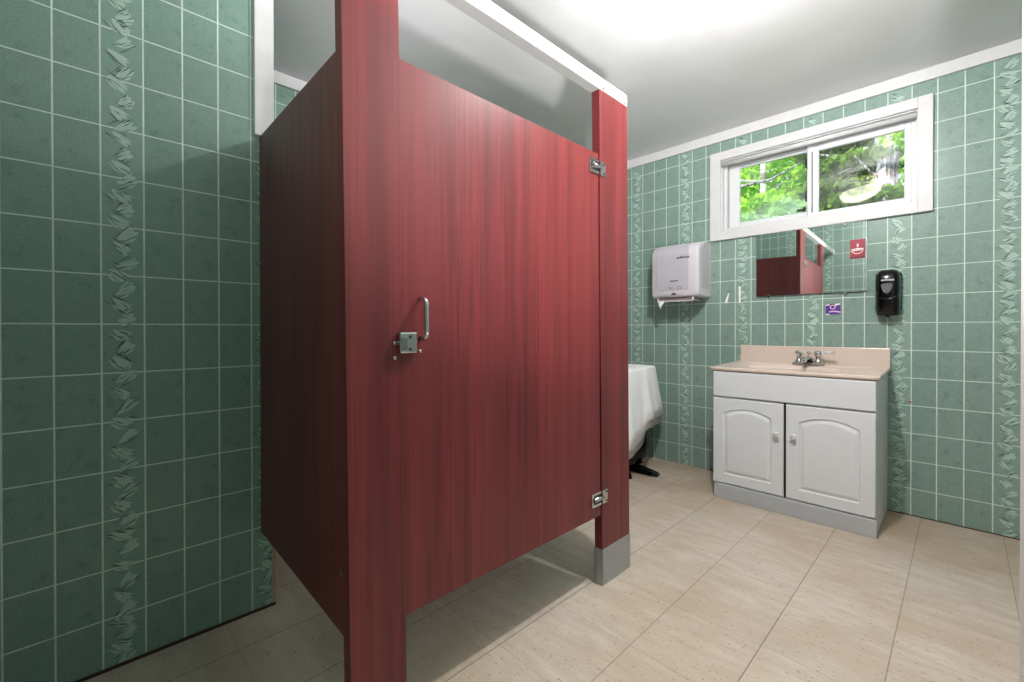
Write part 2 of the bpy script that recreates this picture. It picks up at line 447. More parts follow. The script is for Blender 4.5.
# latch side pilaster
bm = bmesh.new(); bx(bm, PX0, PX1, .447, .600, 0.003, 2.006, bevel=.0004, seg=1)
pil = obj('pilaster', bm, [M_red], stall)
bm = bmesh.new()
frame = [(PX0-.002, PX1+.002, .445, .447), (PX0-.002, PX1+.002, .600, .602), (PX0-.002, PX0, .445, .602), (PX1, PX1+.002, .445, .602)]
for a in frame: bx(bm, *a, .001, .118)
obj('floor_shoe', bm, [M_shoe], pil)
bm = bmesh.new(); bx(bm, PX0, PX1, 1.512, 1.722, 0.003, 2.006, bevel=.0004, seg=1)
pil2 = obj('pilaster', bm, [M_red], stall)
bm = bmesh.new()
for a in [(PX0-.002, PX1+.002, 1.510, 1.512), (PX0-.002, PX1+.002, 1.722, 1.724), (PX0-.002, PX0, 1.510, 1.724), (PX1, PX1+.002, 1.510, 1.724)]:
    bx(bm, *a, .001, .148)
cyl(bm, (PX0+.028, 1.510, .128), (PX0+.028, 1.5075, .128), .005)
sh = obj('floor_shoe', bm, [M_shoe], pil2)
# door
bm = bmesh.new(); bx(bm, -1.0275, -1.0012, .6002, 1.502, .292, 1.745, bevel=.0004, seg=1)
door = obj('stall_door', bm, [M_red], stall)
# side panels
def side_panel(xa, ya, xb, yb, za0, za1, zb0, zb1, th=.025):
    bm = bmesh.new()
    f = [(xa, ya, za0), (xb, yb, zb0), (xb, yb, zb1), (xa, ya, za1)]
    A = [bm.verts.new(p) for p in f]; B = [bm.verts.new((p[0], p[1]+th, p[2])) for p in f]
    bm.faces.new(A); bm.faces.new(B[::-1])
    for i in range(4): bm.faces.new((A[i], B[i], B[(i+1) % 4], A[(i+1) % 4]))
    return obj('side_panel', bm, [M_red], stall)
sp = side_panel(LW+.0015, .4835, PX0-.0005, .449, .275, 1.775, .290, 1.716)
bm = bmesh.new(); cyl(bm, (-1.050, .4500, .442), (-1.050, .4478, .442), .007)
obj('screw', bm, [plain('green_tarnished_metal', (70, 110, 80), .5)], sp)
bm = bmesh.new()
for (a, b, c, dd) in ((-1.21, 1.62, -1.205, 1.70), (-1.195, 1.60, -1.19, 1.68), (-1.22, 1.66, -1.216, 1.72), (-1.15, 1.50, -1.148, 1.62), (-1.13, 1.3, -1.129, 1.44)):
    ya = .483-(.036)*(a-LW)/(-1.04-LW)
    vs = [bm.verts.new(p) for p in ((a, ya-.0016, b), (a+.0022, ya-.0016, b), (c+.0022, ya-.0016, dd), (c, ya-.0016, dd))]; bm.faces.new(vs)
obj('scuff_marks', bm, [plain('scuffed_laminate', (92, 72, 68), .5)], sp)
side_panel(RECX+.0015, 1.690, PX0-.0005, 1.690, .30, 1.765, .30, 1.745)
# head rail
bm = bmesh.new(); bx(bm, -1.043, -.998, BACK+.002, 1.710, 2.006, 2.056, bevel=.003, seg=2)
bx(bm, -.9985, -.9965, BACK+.002, 1.710, 2.026, 2.030)
rail = obj('head_rail', bm, [M_alu], stall)
for yy in (1.525, 1.69):
    bm = bmesh.new(); cyl(bm, (-.9975, yy, 2.014), (-.995, yy, 2.014), .004)
    obj('rail_screw', bm, [M_ink], rail)
bm = bmesh.new(); bx(bm, -1.052, -.988, BACK+.0005, BACK+.014, 1.995, 2.068, bevel=.004)
obj('rail_bracket', bm, [M_alu], rail)
# hinges
for zz in (1.690, .364):
    bm = bmesh.new()
    frame_ring_y = [(1.438, 1.500), (1.506, 1.548)]
    X = PX1
    # left leaf: open frame around the knuckle
    bx(bm, X-.003, X+.004, 1.440, 1.450, zz-.028, zz+.028, bevel=.001, seg=1)
    bx(bm, X-.003, X+.004, 1.450, 1.502, zz+.018, zz+.028, bevel=.001, seg=1)
    bx(bm, X-.003, X+.004, 1.450, 1.502, zz-.028, zz-.018, bevel=.001, seg=1)
    bx(bm, X, X+.005, 1.512, 1.548, zz-.028, zz+.028, bevel=.0015, seg=1)
    hg = obj('hinge', bm, [M_chrome], stall)
    bm = bmesh.new(); bx(bm, X-.0028, X+.0005, 1.450, 1.502, zz-.018, zz+.018)
    obj('hinge_recess', bm, [M_ink], hg)
    bm = bmesh.new(); cyl(bm, (X+.003, 1.458, zz), (X+.003, 1.514, zz), .009, n=18); cyl(bm, (X+.003, 1.452, zz), (X+.003, 1.458, zz), .0125, n=18)
    obj('hinge_knuckle', bm, [M_chrome], hg)
    for dz in (-.019, .019):
        bm = bmesh.new(); cyl(bm, (X+.005, 1.538, zz+dz), (X+.0065, 1.538, zz+dz), .0042)
        obj('screw', bm, [M_ink], hg)
# pull handle
bm = bmesh.new()
pts = []; r = .026; X0 = -1.0012; XO = X0+.034; yh = .654
pts.append((X0-.001, yh, 1.019))
for i in range(7):
    a = PI/2*i/6; pts.append((XO-.018+.018*math.sin(a), yh, 1.019+.004+.018*(1-math.cos(a))-.004))
for i in range(7):
    a = PI/2*i/6; pts.append((XO-.018+.018*math.cos(a), yh, 1.107+.018*math.sin(a)))
pts.append((X0-.001, yh, 1.125))
tube(bm, pts, .0062, 14)
obj('pull_handle', bm, [M_chrome], door)
# latch
bm = bmesh.new(); bx(bm, X0+.0002, X0+.020, .582, .633, .982, 1.036, bevel=.003)
lat = obj('latch', bm, [M_chrome], door)
for zz in (1.024, .992):
    bm = bmesh.new(); cyl(bm, (X0+.020, .612, zz), (X0+.0215, .612, zz), .0045)
    obj('screw', bm, [M_ink], lat)
bm = bmesh.new(); bx(bm, X0+.020, X0+.0208, .585, .603, .990, 1.022)
for k in range(4): bx(bm, X0+.0208, X0+.0212, .586, .602, .994+k*.007, .997+k*.007)
obj('engraved_plate', bm, [M_greyp], lat)
for (yy, zz) in ((.655, .985), (.577, 1.008), (.577, .970)):
    bm = bmesh.new(); lathe(bm, [(.0052, 0), (.0048, .0016), (.003, .0028), (.0006, .0032)], Matrix.Translation((X0 if yy > .6 else PX1, yy, zz)) @ Matrix.Rotation(PI/2, 4, 'Y'), 14)
    obj('bolt', bm, [M_chrome], door if yy > .6 else pil)

# the whole partition leans a touch along the door line
def lean(o):
    for c in o.children:
        if c.type == 'MESH' and not c.get('leaned'):
            fixed = c.name.startswith(('head_rail', 'rail_'))
            if not fixed:
                for v in c.data.vertices:
                    k = 1. if v.co.z > .0 else 1.
                    if c.name.startswith('side_panel') or (c.parent and c.parent.name.startswith('side_panel')):
                        k = max(0., min(1., (v.co.x+1.835)/.8)) if v.co.x > -1.9 and v.co.y < 1 else 0.
                    v.co.y -= (v.co.z-1.1)*.0115*k
        lean(c)
lean(stall)

# ------------------------------------------------------------------ vanity cabinet
VF = 2.874
van = thing('vanity_cabinet', 'white two door vanity cabinet with arched panels and grey toe kick', 'cabinet', (-.683, 3.1, 0))
CX0, CX1 = -1.071, -.294
bm = bmesh.new()
bx(bm, CX1-.016, CX1, VF+.004, D-.006, .002, .784, bevel=.001, seg=1); bx(bm, CX0, CX0+.016, VF+.004, D-.006, .002, .784, bevel=.001, seg=1)
bx(bm, CX0+.016, CX1-.016, VF+.004, D-.006, .090, .106); bx(bm, CX0+.016, CX1-.016, D-.014, D-.006, .106, .784)
bx(bm, CX0+.016, CX1-.016, VF+.004, VF+.020, .622, .784); bx(bm, -.693, -.677, VF+.004, VF+.020, .106, .622)
obj('carcass', bm, [M_cab], van)
bm = bmesh.new(); bx(bm, CX0+.020, CX1+.004, VF-.022, VF+.003, .001, .090, bevel=.001, seg=1)
obj('toe_kick', bm, [M_toe], van)
bm = bmesh.new(); bx(bm, CX0+.001, CX1-.001, VF-.014, VF+.004, .630, .781, bevel=.004)
obj('drawer_front', bm, [M_cab], van)
def arch_door(x0, x1, z0, z1):
    bm = bmesh.new(); yF = VF-.014; yB = VF+.003
    ix0, ix1, iz0, iz1 = x0+.060, x1-.060, z0+.058, z1-.095
    rise = .038
    def outline(inset, y):
        a0, a1, b0, b1 = ix0+inset, ix1-inset, iz0+inset, iz1-inset
        pts = []
        n = 24
        # bottom left -> bottom right -> up -> arch back -> down
        for i in range(8): pts.append((a0+(a1-a0)*i/8, b0))
        for i in range(8): pts.append((a1, b0+(b1-b0)*i/8))
        for i in range(n):
            f = i/n; xx = a1+(a0-a1)*f
            s = math.sin(PI*f)**.75 if 0 < f < 1 else 0
            pts.append((xx, b1+rise*s))
        for i in range(8): pts.append((a0, b1+(b0-b1)*i/8))
        return [(p[0], y, p[1]) for p in pts]
    def rect(y, ins):
        a0, a1, b0, b1 = x0+ins, x1-ins, z0+ins, z1-ins; n = 24; pts = []
        for i in range(8): pts.append((a0+(a1-a0)*i/8, b0))
        for i in range(8): pts.append((a1, b0+(b1-b0)*i/8))
        for i in range(n): pts.append((a1+(a0-a1)*i/n, b1))
        for i in range(8): pts.append((a0, b1+(b0-b1)*i/8))
        return [(p[0], y, p[1]) for p in pts]
    loft(bm, [rect(yB, 0), rect(yF+.004, 0), rect(yF+.0012, .0012), rect(yF, .004), outline(0, yF), outline(.004, yF+.006), outline(.010, yF+.006), outline(.024, yF+.0005), outline(.030, yF)], smooth=False)
    return obj('cabinet_door', bm, [M_cab], van)
dl = arch_door(-1.070, -.6915, .096, .620); dr_ = arch_door(-.6795, -.295, .096, .620)
bm = bmesh.new(); bx(bm, -.692, -.679, VF-.001, VF+.006, .092, .624)
obj('door_gap_shade', bm, [M_hole], van)  # black strip drawn as the shade between the two doors
for (par, xx) in ((dl, -.724), (dr_, -.640)):
    bm = bmesh.new()
    lathe(bm, [(.009, 0), (.0075, .004), (.0065, .012), (.012, .016), (.0155, .022), (.0145, .028), (.009, .032), (.0015, .033)], Matrix.Translation((xx, VF-.014, .449)) @ Matrix.Rotation(PI/2, 4, 'X'), 24)
    obj('knob', bm, [M_knob], par)

# ------------------------------------------------------------------ countertop with bowl
top = thing('sink_countertop', 'beige cultured marble sink counter with backsplash and sunken bowl', 'countertop', (-.685, 3.1, .786))
TX0, TX1, TY0, TY1 = -1.088, -.281, 2.855, D-.002; TZ = .808
bm = bmesh.new()
# top surface with a bowl: rings from rectangle to ellipse
n = 64; cx, cy = -.69, 3.055; ra, rb = .235, .155
def rectpt(k, x0, x1, y0, y1):
    a = 2*PI*k/n; c, s = math.cos(a), math.sin(a)
    hx, hy = (x1-x0)/2, (y1-y0)/2; mx, my = (x0+x1)/2, (y0+y1)/2
    m = max(abs(c)/1.0, abs(s)/1.0); return (mx+hx*c/m, my+hy*s/m)
def ring(f, z, sc=1.):
    return [(cx+ra*sc*math.cos(2*PI*k/n), cy+rb*sc*math.sin(2*PI*k/n), z) for k in range(n)]
rs = [[rectpt(k, TX0+.004, TX1-.004, TY0+.004, TY1)+(TZ-.021,) for k in range(n)],
      [rectpt(k, TX0, TX1, TY0, TY1)+(TZ-.017,) for k in range(n)],
      [rectpt(k, TX0, TX1, TY0, TY1)+(TZ-.004,) for k in range(n)],
      [rectpt(k, TX0+.004, TX1-.004, TY0+.004, TY1)+(TZ,) for k in range(n)],
      [rectpt(k, TX0+.014, TX1-.014, TY0+.014, TY1)+(TZ-.002,) for k in range(n)],
      ring(0, TZ-.002, 1.06), ring(0, TZ-.004, 1.0), ring(0, TZ-.03, .93), ring(0, TZ-.08, .78), ring(0, TZ-.115, .5), ring(0, TZ-.125, .12)]
loft(bm, rs)
for v in bm.verts: v.co.z += .014*max(0., (v.co.y-2.86)/.49)
slab = obj('counter_slab', bm, [M_top], top)
bm = bmesh.new(); bx(bm, -1.064, TX1-.001, D-.024, D-.001, TZ+.004, .932, bevel=.004)
obj('backsplash', bm, [M_top], top)
bm = bmesh.new(); lathe(bm, [(.02, 0), (.02, .003), (.012, .004), (.001, .0035)], Matrix.Translation((cx, cy, TZ-.119)), 20)
obj('drain', bm, [M_chrome], slab)

# ------------------------------------------------------------------ faucet
fau = thing('faucet', 'small chrome two handle faucet at the back of the vanity top', 'faucet', (-.66, 3.27, TZ))
fx, fy = -.657, 3.268; fz = TZ+.0125
bm = bmesh.new(); bx(bm, fx-.083, fx+.083, fy-.022, fy+.024, fz, fz+.016, bevel=.007, seg=3)
obj('base_plate', bm, [M_chrome], fau)
bm = bmesh.new()
loft(bm, [[(fx+w*math.cos(2*PI*k/20), y+.35*w*math.sin(2*PI*k/20)*.6, z+.5*w*math.sin(2*PI*k/20)) for k in range(20)] for (w, y, z) in
          ((.026, fy+.012, fz+.022), (.026, fy-.005, fz+.038), (.023, fy-.035, fz+.046), (.019, fy-.07, fz+.044), (.015, fy-.098, fz+.038), (.013, fy-.108, fz+.028))])
obj('spout', bm, [M_chrome], fau)
bm = bmesh.new(); cyl(bm, (fx, fy-.100, fz+.016), (fx, fy-.100, fz+.034), .010, n=18)
obj('aerator', bm, [M_ink], fau)
bm = bmesh.new(); cyl(bm, (fx, fy+.012, fz+.03), (fx, fy+.012, fz+.070), .003); lathe(bm, [(.003, 0), (.0095, .004), (.011, .009), (.007, .015), (.001, .017)], Matrix.Translation((fx, fy+.012, fz+.066)), 16)
obj('lift_rod', bm, [M_chrome], fau)
for s in (-1, 1):
    bm = bmesh.new(); hx = fx+s*.050
    lathe(bm, [(.020, .0145), (.019, .024), (.013, .034), (.011, .05), (.016, .062), (.021, .070), (.021, .080), (.015, .086), (.001, .087)], Matrix.Translation((hx, fy, fz)), 24)
    hh = obj('handle', bm, [M_chrome], fau)
    bm = bmesh.new()
    if s > 0: cyl(bm, (hx+.01, fy-.002, fz+.078), (hx+.082, fy-.008, fz+.080), .0075, .0085, n=16); 
    else: cyl(bm, (hx+.005, fy-.01, fz+.078), (hx+.040, fy-.06, fz+.080), .0075, .0085, n=16)
    obj('lever', bm, [M_alu], hh)

# ------------------------------------------------------------------ mirror
mir = thing('wall_mirror', 'frameless rectangular mirror under the window reflecting the red stall', 'mirror', (-.678, D, 1.268))
bm = bmesh.new(); bx(bm, -.968, -.388, D-.0165, D-.0125, 1.268, 1.688)
for v in bm.verts: # hangs very slightly turned
    v.co.y += (v.co.x+.968)*.019
mg = obj('mirror_glass', bm, [M_mirror], mir)
bm = bmesh.new(); bx(bm, -.9695, -.3865, D-.0028, D-.0003, 1.2665, 1.6885)
bx(bm, -.9695, -.3865, D-.0125, D-.0005, 1.2650, 1.2675)
obj('mirror_back', bm, [M_greyp], mir)
bm = bmesh.new(); bx(bm, -.3885, -.3865, D-.0145, D-.0003, 1.2665, 1.686)
obj('mirror_edge', bm, [M_shoe], mir)
for (xx, zz) in ((-.895, 1.267), (-.49, 1.267), (-.49, 1.683)):
    bm = bmesh.new(); bx(bm, xx-.008, xx+.008, D-.019, D-.0005, zz-.016, zz+.006, bevel=.002)
    obj('mirror_clip', bm, [M_chrome], mir)

# ------------------------------------------------------------------ writing helper
def text_mesh(s, size, mat, parent, origin, name='lettering', shear=0., axis='far', bold=0.0006, sx=1.):
    cu = bpy.data.curves.new(name, 'FONT'); cu.body = s; cu.size = size; cu.align_x = 'CENTER'; cu.align_y = 'CENTER'
    cu.extrude = .0002; cu.shear = shear; cu.offset = bold; cu.resolution_u = 3
    o = bpy.data.objects.new('tmp', cu); COL.objects.link(o)
    dg = bpy.context.evaluated_depsgraph_get(); me = bpy.data.meshes.new_from_object(o.evaluated_get(dg))
    bpy.data.objects.remove(o)
    b = bmesh.new(); b.from_mesh(me); bpy.data.meshes.remove(me)
    for v in b.verts:
        x_, y_, z_ = v.co; v.co = Vector((origin[0]+x_*sx, origin[1]-z_, origin[2]+y_))
    return obj(name, b, [mat], parent)

# ------------------------------------------------------------------ paper towel dispenser
tw = thing('paper_towel_dispenser', 'pale lilac grey paper towel dispenser on the tiled wall left of the window', 'towel dispenser', (-1.48, D, 1.28))
# profile in (depth, z)
def disp_ring(x, ins=0.):
    zt, zb, dp = 1.686, 1.272, .222
    pr = []
    def arc(cd, cz, r, a0, a1, m=6):
        for i in range(m+1):
            a = a0+(a1-a0)*i/m; pr.append((cd+r*math.cos(a), cz+r*math.sin(a)))
    pr.append((0, zb+ins)); pr.append((.11, zb+ins-.0))
    arc(dp-.025-ins, zb+.030+ins, .025, -PI/2, 0)
    arc(dp-.075-ins, zt-.095-ins, .075, 0.1, PI/2-.22, 8)
    pr.append((.07, zt-ins-.004)); pr.append((0, zt-ins))
    return [(x, D-.002-d, z) for d, z in pr]
bm = bmesh.new(); A0, A1 = -1.624, -1.272
loft(bm, [disp_ring(A0+.0, .014), disp_ring(A0+.005, .005), disp_ring(A0+.016, 0), disp_ring(A1-.016, 0), disp_ring(A1-.005, .005), disp_ring(A1, .014)])
body = obj('housing', bm, [M_disp], tw)
m = body.modifiers.new('es', 'EDGE_SPLIT'); m.split_angle = math.radians(50)
# translucent raised front cover
bm = bmesh.new()
def cov(x, ins):
    o_ = []
    for (d, z) in ((.222, 1.330+ins), (.222, 1.50), (.222, 1.585), (.214, 1.625), (.196, 1.655-ins)):
        o_.append((x, D-.002-d-.0045*(1 if ins < .003 else .1), z))
    for (d, z) in ((.190, 1.650-ins), (.208, 1.62), (.216, 1.58), (.216, 1.50), (.216, 1.335+ins)):
        o_.append((x, D-.002-d, z))
    return o_
loft(bm, [cov(A0+.038, .006), cov(A0+.044, 0), cov(A1-.070, 0), cov(A1-.064, .006)], smooth=False)
obj('front_cover', bm, [M_disp2], body)
bm = bmesh.new()
sidep = [(.030, 1.335), (.175, 1.335), (.185, 1.50), (.178, 1.60), (.120, 1.665), (.050, 1.672)]
vs = [bm.verts.new((A1+.0012, D-.002-d, z)) for d, z in sidep]; vs2 = [bm.verts.new((A1-.004, D-.002-d, z)) for d, z in sidep]
bm.faces.new(vs); bm.faces.new(vs2[::-1])
for i in range(6): bm.faces.new((vs[i], vs2[i], vs2[(i+1) % 6], vs[(i+1) % 6]))
obj('side_recess', bm, [M_disp2], body)
bm = bmesh.new(); bx(bm, A0+.05, A1-.04, D-.20, D-.04, 1.254, 1.273, bevel=.004)
obj('outlet_slot', bm, [plain('mauve_brown_plastic', (128, 104, 108), .5)], tw)
bm = bmesh.new(); bx(bm, A0+.035, A0+.05, D-.205, D-.10, 1.250, 1.276, bevel=.004); bx(bm, A1-.055, A1-.04, D-.205, D-.10, 1.250, 1.276, bevel=.004)
bx(bm, A0+.04, A1-.045, D-.212, D-.203, 1.244, 1.255, bevel=.003)
obj('tear_bar', bm, [M_disp], tw)
bm = bmesh.new()
pts = [(A0+.052, 1.254), (A0+.105, 1.254), (A0+.088, 1.227), (A0+.066, 1.190), (A0+.058, 1.218)]
vs = [bm.verts.new((a, D-.206-.012*math.sin((1.272-b)*40), b)) for a, b in pts]; bm.faces.new(vs)
obj('paper_sheet', bm, [M_paper], tw)
bm = bmesh.new(); vs = []
for i in range(13):
    a = PI*i/12; vs.append((A0+.175+.020*math.cos(a), 1.294+.015*math.sin(a)))
V = [bm.verts.new((a, D-.2262, b)) for a, b in vs]; bm.faces.new(V)
obj('sensor_window', bm, [M_ink], body)
text_mesh('enMotion', .024, M_ink, body, (A1-.108, D-.2290, 1.560), shear=.3, bold=.0008, sx=1.0)
text_mesh('Automated', .013, M_ink, body, (A0+.178, D-.2290, 1.396), shear=.2)
bm = bmesh.new()
for k in range(28):
    a0 = 2*PI*k/28; a1 = 2*PI*(k+1)/28
    if k in (20, 21): continue
    q = [(A0+.218+.013*math.cos(a), 1.342+.013*math.sin(a)) for a in (a0, a1)]+[(A0+.218+.010*math.cos(a), 1.342+.010*math.sin(a)) for a in (a1, a0)]
    bm.faces.new([bm.verts.new((a, D-.2288, b)) for a, b in q])
obj('hand_symbol', bm, [M_ink], body)
for (a, b, w) in ((A0+.15, 1.347, .045), (A0+.155, 1.339, .03)):
    bm = bmesh.new()
    bm.faces.new([bm.verts.new((a+sx_*w/2*1, D-.2288, b+sz_*.0012)) for sx_, sz_ in ((-1, -1), (1, -1), (1, 1), (-1, 1))])
    obj('printed_line', bm, [M_ink], body)

# ------------------------------------------------------------------ soap dispenser
so = thing('soap_dispenser', 'glossy black soap dispenser on the wall right of the mirror', 'soap dispenser', (-.285, D, 1.12))
sxc = -.291
def soap_ring(z, w, d, yb=.0):
    pts = []; m = 24
    for i in range(m+1):
        a = PI*i/m
        c, s = math.cos(a), math.sin(a)
        pts.append((sxc+w*math.copysign(abs(c)**.55, c), D-.002-d*abs(s)**.6, z))
    return pts
bm = bmesh.new()
prof = [(1.128, .046, .060), (1.132, .054, .078), (1.150, .057, .090), (1.20, .058, .098), (1.26, .059, .104), (1.31, .059, .104), (1.335, .057, .099), (1.352, .051, .088), (1.362, .040, .068), (1.367, .022, .040)]
loft(bm, [soap_ring(1.118+(p[0]-1.128)*1.10, p[1]*.94, p[2]) for p in prof])
sb = obj('housing', bm, [M_black], so)
bm = bmesh.new(); bx(bm, sxc-.056, sxc+.056, D-.045, D-.001, 1.142, 1.362, bevel=.010, seg=3)
obj('back_plate', bm, [M_blackm], so)
bm = bmesh.new()
def shield(sc, y, zo=0):
    pts = [(-.030, .030), (-.020, .034), (0, .036), (.020, .034), (.030, .030), (.028, .006), (.018, -.020), (.006, -.034), (-.006, -.034), (-.018, -.020), (-.028, .006)]
    return [(sxc+.0+a*sc, y, 1.268+b*sc) for a, b in pts]
loft(bm, [shield(.82, D-.098), shield(.82, D-.1085), shield(.74, D-.111)], smooth=False)
obj('sight_window', bm, [M_greyp], sb)
bm = bmesh.new()
pts = [(sxc-.052+.104*i/16, D-.106-.004*math.sin(PI*i/16)+ (0.012 if i in (0,16) else 0), 1.232-.022*math.sin(PI*i/16)) for i in range(17)]
tube(bm, pts, .0022, 8)
obj('push_bar_edge', bm, [M_black], sb)
text_mesh('enMotion', .0165, M_alu, sb, (sxc+.002, D-.1072, 1.3165), shear=.3, bold=.0006, sx=.85)
bm = bmesh.new(); cyl(bm, (sxc, D-.06, 1.108), (sxc, D-.06, 1.130), .008, .012)
obj('nozzle', bm, [M_blackm], so)

# ------------------------------------------------------------------ stickers and tape marks
def poly_y(bm, pts, y, mat=0):
    bm.faces.new([bm.verts.new((a, y, b)) for a, b in pts]).material_index = mat
bm = bmesh.new(); bx(bm, -.466, -.395, D-.0080, D-.0065, 1.463, 1.577)
for i in range(12):
    f0, f1 = i/12, (i+1)/12
    x0_, x1_ = -.460+.056*f0, -.460+.056*f1
    z_ = lambda f: 1.504-.014*math.sin(PI*f)
    poly_y(bm, [(x0_, z_(f0)), (x1_, z_(f1)), (x1_, z_(f1)+.0035), (x0_, z_(f0)+.0035)], D-.0083, 1)
poly_y(bm, [(-.459, 1.508), (-.404, 1.510), (-.404, 1.522), (-.430, 1.525), (-.459, 1.520)], D-.0083, 1)
for k in range(7): poly_y(bm, [(-.456+.0075*k, 1.511), (-.453+.0075*k, 1.511), (-.453+.0075*k, 1.519), (-.456+.0075*k, 1.519)], D-.0086, 0)
poly_y(bm, [(-.433, 1.530), (-.427, 1.530), (-.425, 1.548), (-.430, 1.553), (-.435, 1.546)], D-.0083, 2)
poly_y(bm, [(-.4635, 1.466), (-.3975, 1.466), (-.3975, 1.476), (-.4635, 1.473)], D-.0083, 3)
tag(obj('sticker', bm, [M_stred, M_stwhite, M_stpink, plain('dark_crimson_ink', (96, 22, 40), .5)], None), 'crimson rectangular sticker with a white band on the mirror corner', 'sticker')
bm = bmesh.new(); bx(bm, -.584, -.511, D-.0022, D-.0006, 1.134, 1.190)
for k in range(20):
    a0 = 2*PI*k/20; a1 = 2*PI*(k+1)/20
    poly_y(bm, [(-.550+.0145*math.cos(a0), 1.178+.0145*math.sin(a0)), (-.550+.0145*math.cos(a1), 1.178+.0145*math.sin(a1)), (-.550+.0095*math.cos(a1), 1.178+.0095*math.sin(a1)), (-.550+.0095*math.cos(a0), 1.178+.0095*math.sin(a0))], D-.0025, 1)
poly_y(bm, [(-.568, 1.146), (-.545, 1.149), (-.511, 1.142), (-.511, 1.150), (-.540, 1.156), (-.566, 1.153)], D-.0025, 1)
poly_y(bm, [(-.584, 1.188), (-.566, 1.190), (-.566, 1.196), (-.584, 1.194)], D-.0025, 2)
poly_y(bm, [(-.538, 1.187), (-.514, 1.192), (-.514, 1.199), (-.538, 1.198)], D-.0025, 2)
poly_y(bm, [(-.584, 1.132), (-.570, 1.130), (-.566, 1.138), (-.584, 1.137)], D-.0025, 2)
poly_y(bm, [(-.563, 1.192), (-.541, 1.193), (-.541, 1.198), (-.563, 1.198)], D-.0025, 3)
tag(obj('sticker', bm, [M_stpur, M_stpink, M_stwhite, M_ink], None), 'small torn purple sticker with a pale ring on the tiles below the mirror', 'sticker')
bm = bmesh.new(); bx(bm, -1.083, -1.071, D-.0016, D-.0006, 1.228, 1.345)
tag(obj('tape_strip', bm, [M_stwhite], None), 'narrow vertical white tape strip on the tiles left of the mirror', 'tape')
bm = bmesh.new(); sc_ = [(-1.176, 1.230), (-1.160, 1.230), (-1.152, 1.268), (-1.146, 1.300), (-1.152, 1.300), (-1.168, 1.262)]
loft(bm, [[(a, D-.0014, b) for a, b in sc_], [(a, D-.0002, b) for a, b in sc_]], smooth=False)
tag(obj('tape_scrap', bm, [M_stwhite], None), 'slanted torn white tape scrap right of the towel dispenser', 'tape')
def dot(x_, z_, r, mat, name, label, cat):
    bm = bmesh.new(); lathe(bm, [(r, 0), (r*.9, .0008), (r*.1, .001)], Matrix.Translation((x_, D-.0003, z_)) @ Matrix.Rotation(PI/2, 4, 'X'), 12)
    tag(obj(name, bm, [mat], None), label, cat)
dot(-1.674, 2.281, .0045, M_hole, 'screw_hole', 'dark screw hole in the tile near the crown board left of the window', 'hole')
dot(-1.25, 1.44, .0045, M_hole, 'screw_hole', 'upper dark screw hole in the tile right of the towel dispenser', 'hole')
dot(-1.262, 1.395, .003, M_hole, 'screw_hole', 'lower tiny screw hole in the tile right of the towel dispenser', 'hole')
dot(-.201, .634, .006, plain('dull_red_spot', (170, 84, 84), .6), 'wall_plug', 'tiny dull red plug in the grout right of the vanity', 'plug')

# ------------------------------------------------------------------ table behind the stall with a white cloth
tbx, tby = -1.862, 2.915
tb_ = thing('pedestal_table', 'small table with black pedestal and feet hidden under the white cloth', 'table', (tbx, tby, 0))
bm = bmesh.new(); bx(bm, tbx-.235, tbx+.235, tby-.235, tby+.235, .745, .765, bevel=.008)
obj('tabletop', bm, [M_blackm], tb_)
bm = bmesh.new(); lathe(bm, [(.03, .05), (.09, .052), (.140, .075), (.160, .13), (.165, .24), (.150, .36), (.09, .56), (.07, .745)], Matrix.Translation((tbx+.135, tby+.03, 0)), 32)
obj('pedestal', bm, [M_black], tb_)
for (a, l) in ((.10, .36), (-.62, .30), (PI-.2, .25), (PI/2, .2)):
    bm = bmesh.new(); ca, sa = math.cos(a), math.sin(a)
    pr = [(.02, .035, .025, .07), (l*.6, .045, .012, .045), (l*.9, .042, .004, .026), (l, .026, .001, .018)]
    rings = [[(tbx+.03+q*ca-w*sg*sa, tby+q*sa+w*sg*ca, z) for sg, z in ((-1, z0), (1, z0), (.8, z1), (-.8, z1))] for q, w, z0, z1 in pr]
    loft(bm, rings, smooth=False)
    obj('foot', bm, [M_black], tb_)
def cloth(extra, zadd, mats, name, mind=0.):
    bm = bmesh.new(); n = 96; R = []
    def sq(a, r, p=5.):
        c, s = math.cos(a), math.sin(a); k = (abs(c)**p+abs(s)**p)**(-1/p); return r*k*c, r*k*s
    rot = 0.0
    def hem(a):
        # corner nearest the viewer on the right hangs in a raised point, others lower
        d = ((a+PI) % (2*PI))-PI
        if d > -.05: return .40 if d < 1.1 else .32
        return .30+.10*max(0., 1+(d+.05)/.06) if d > -.11 else max(.20, .30+.14*(d+.11))
    for (f, kind) in ((.05, 't'), (.5, 't'), (.9, 't'), (1.0, 'e'), (1.03, 's0'), (1.0, 's1'), (1.0, 's2'), (1.0, 's3'), (1., 's4')):
        ring_ = []
        for k in range(n):
            a = 2*PI*k/n
            fold = .012*math.sin(a*9+.6)+.007*math.sin(a*17)
            if kind == 't': x_, y_ = sq(a, .278*f); z_ = .768+.002*math.sin(a*3)*f
            elif kind == 'e': x_, y_ = sq(a, .282); z_ = .764
            else:
                lv = {'s0': .04, 's1': .3, 's2': .55, 's3': .8, 's4': 1.}[kind]
                zb_ = hem(a)-zadd
                z_ = .764+(zb_-.764)*lv
                x_, y_ = sq(a, .286+lv*(.052+extra)+fold*lv, 5.-lv)
            ring_.append((tbx+x_*1.0, tby+y_, z_))
        R.append(ring_)
    if mind: R = R[5:]
    loft(bm, R, caps=False)
    bm.faces.new([v for v in bm.verts[:][:n]]) if False else None
    if not mind:
        bm.verts.ensure_lookup_table(); bm.faces.new([bm.verts[i] for i in range(n)])
    o = obj(name, bm, mats, None)
    return o
c1 = cloth(0., 0., [M_cloth], 'tablecloth')
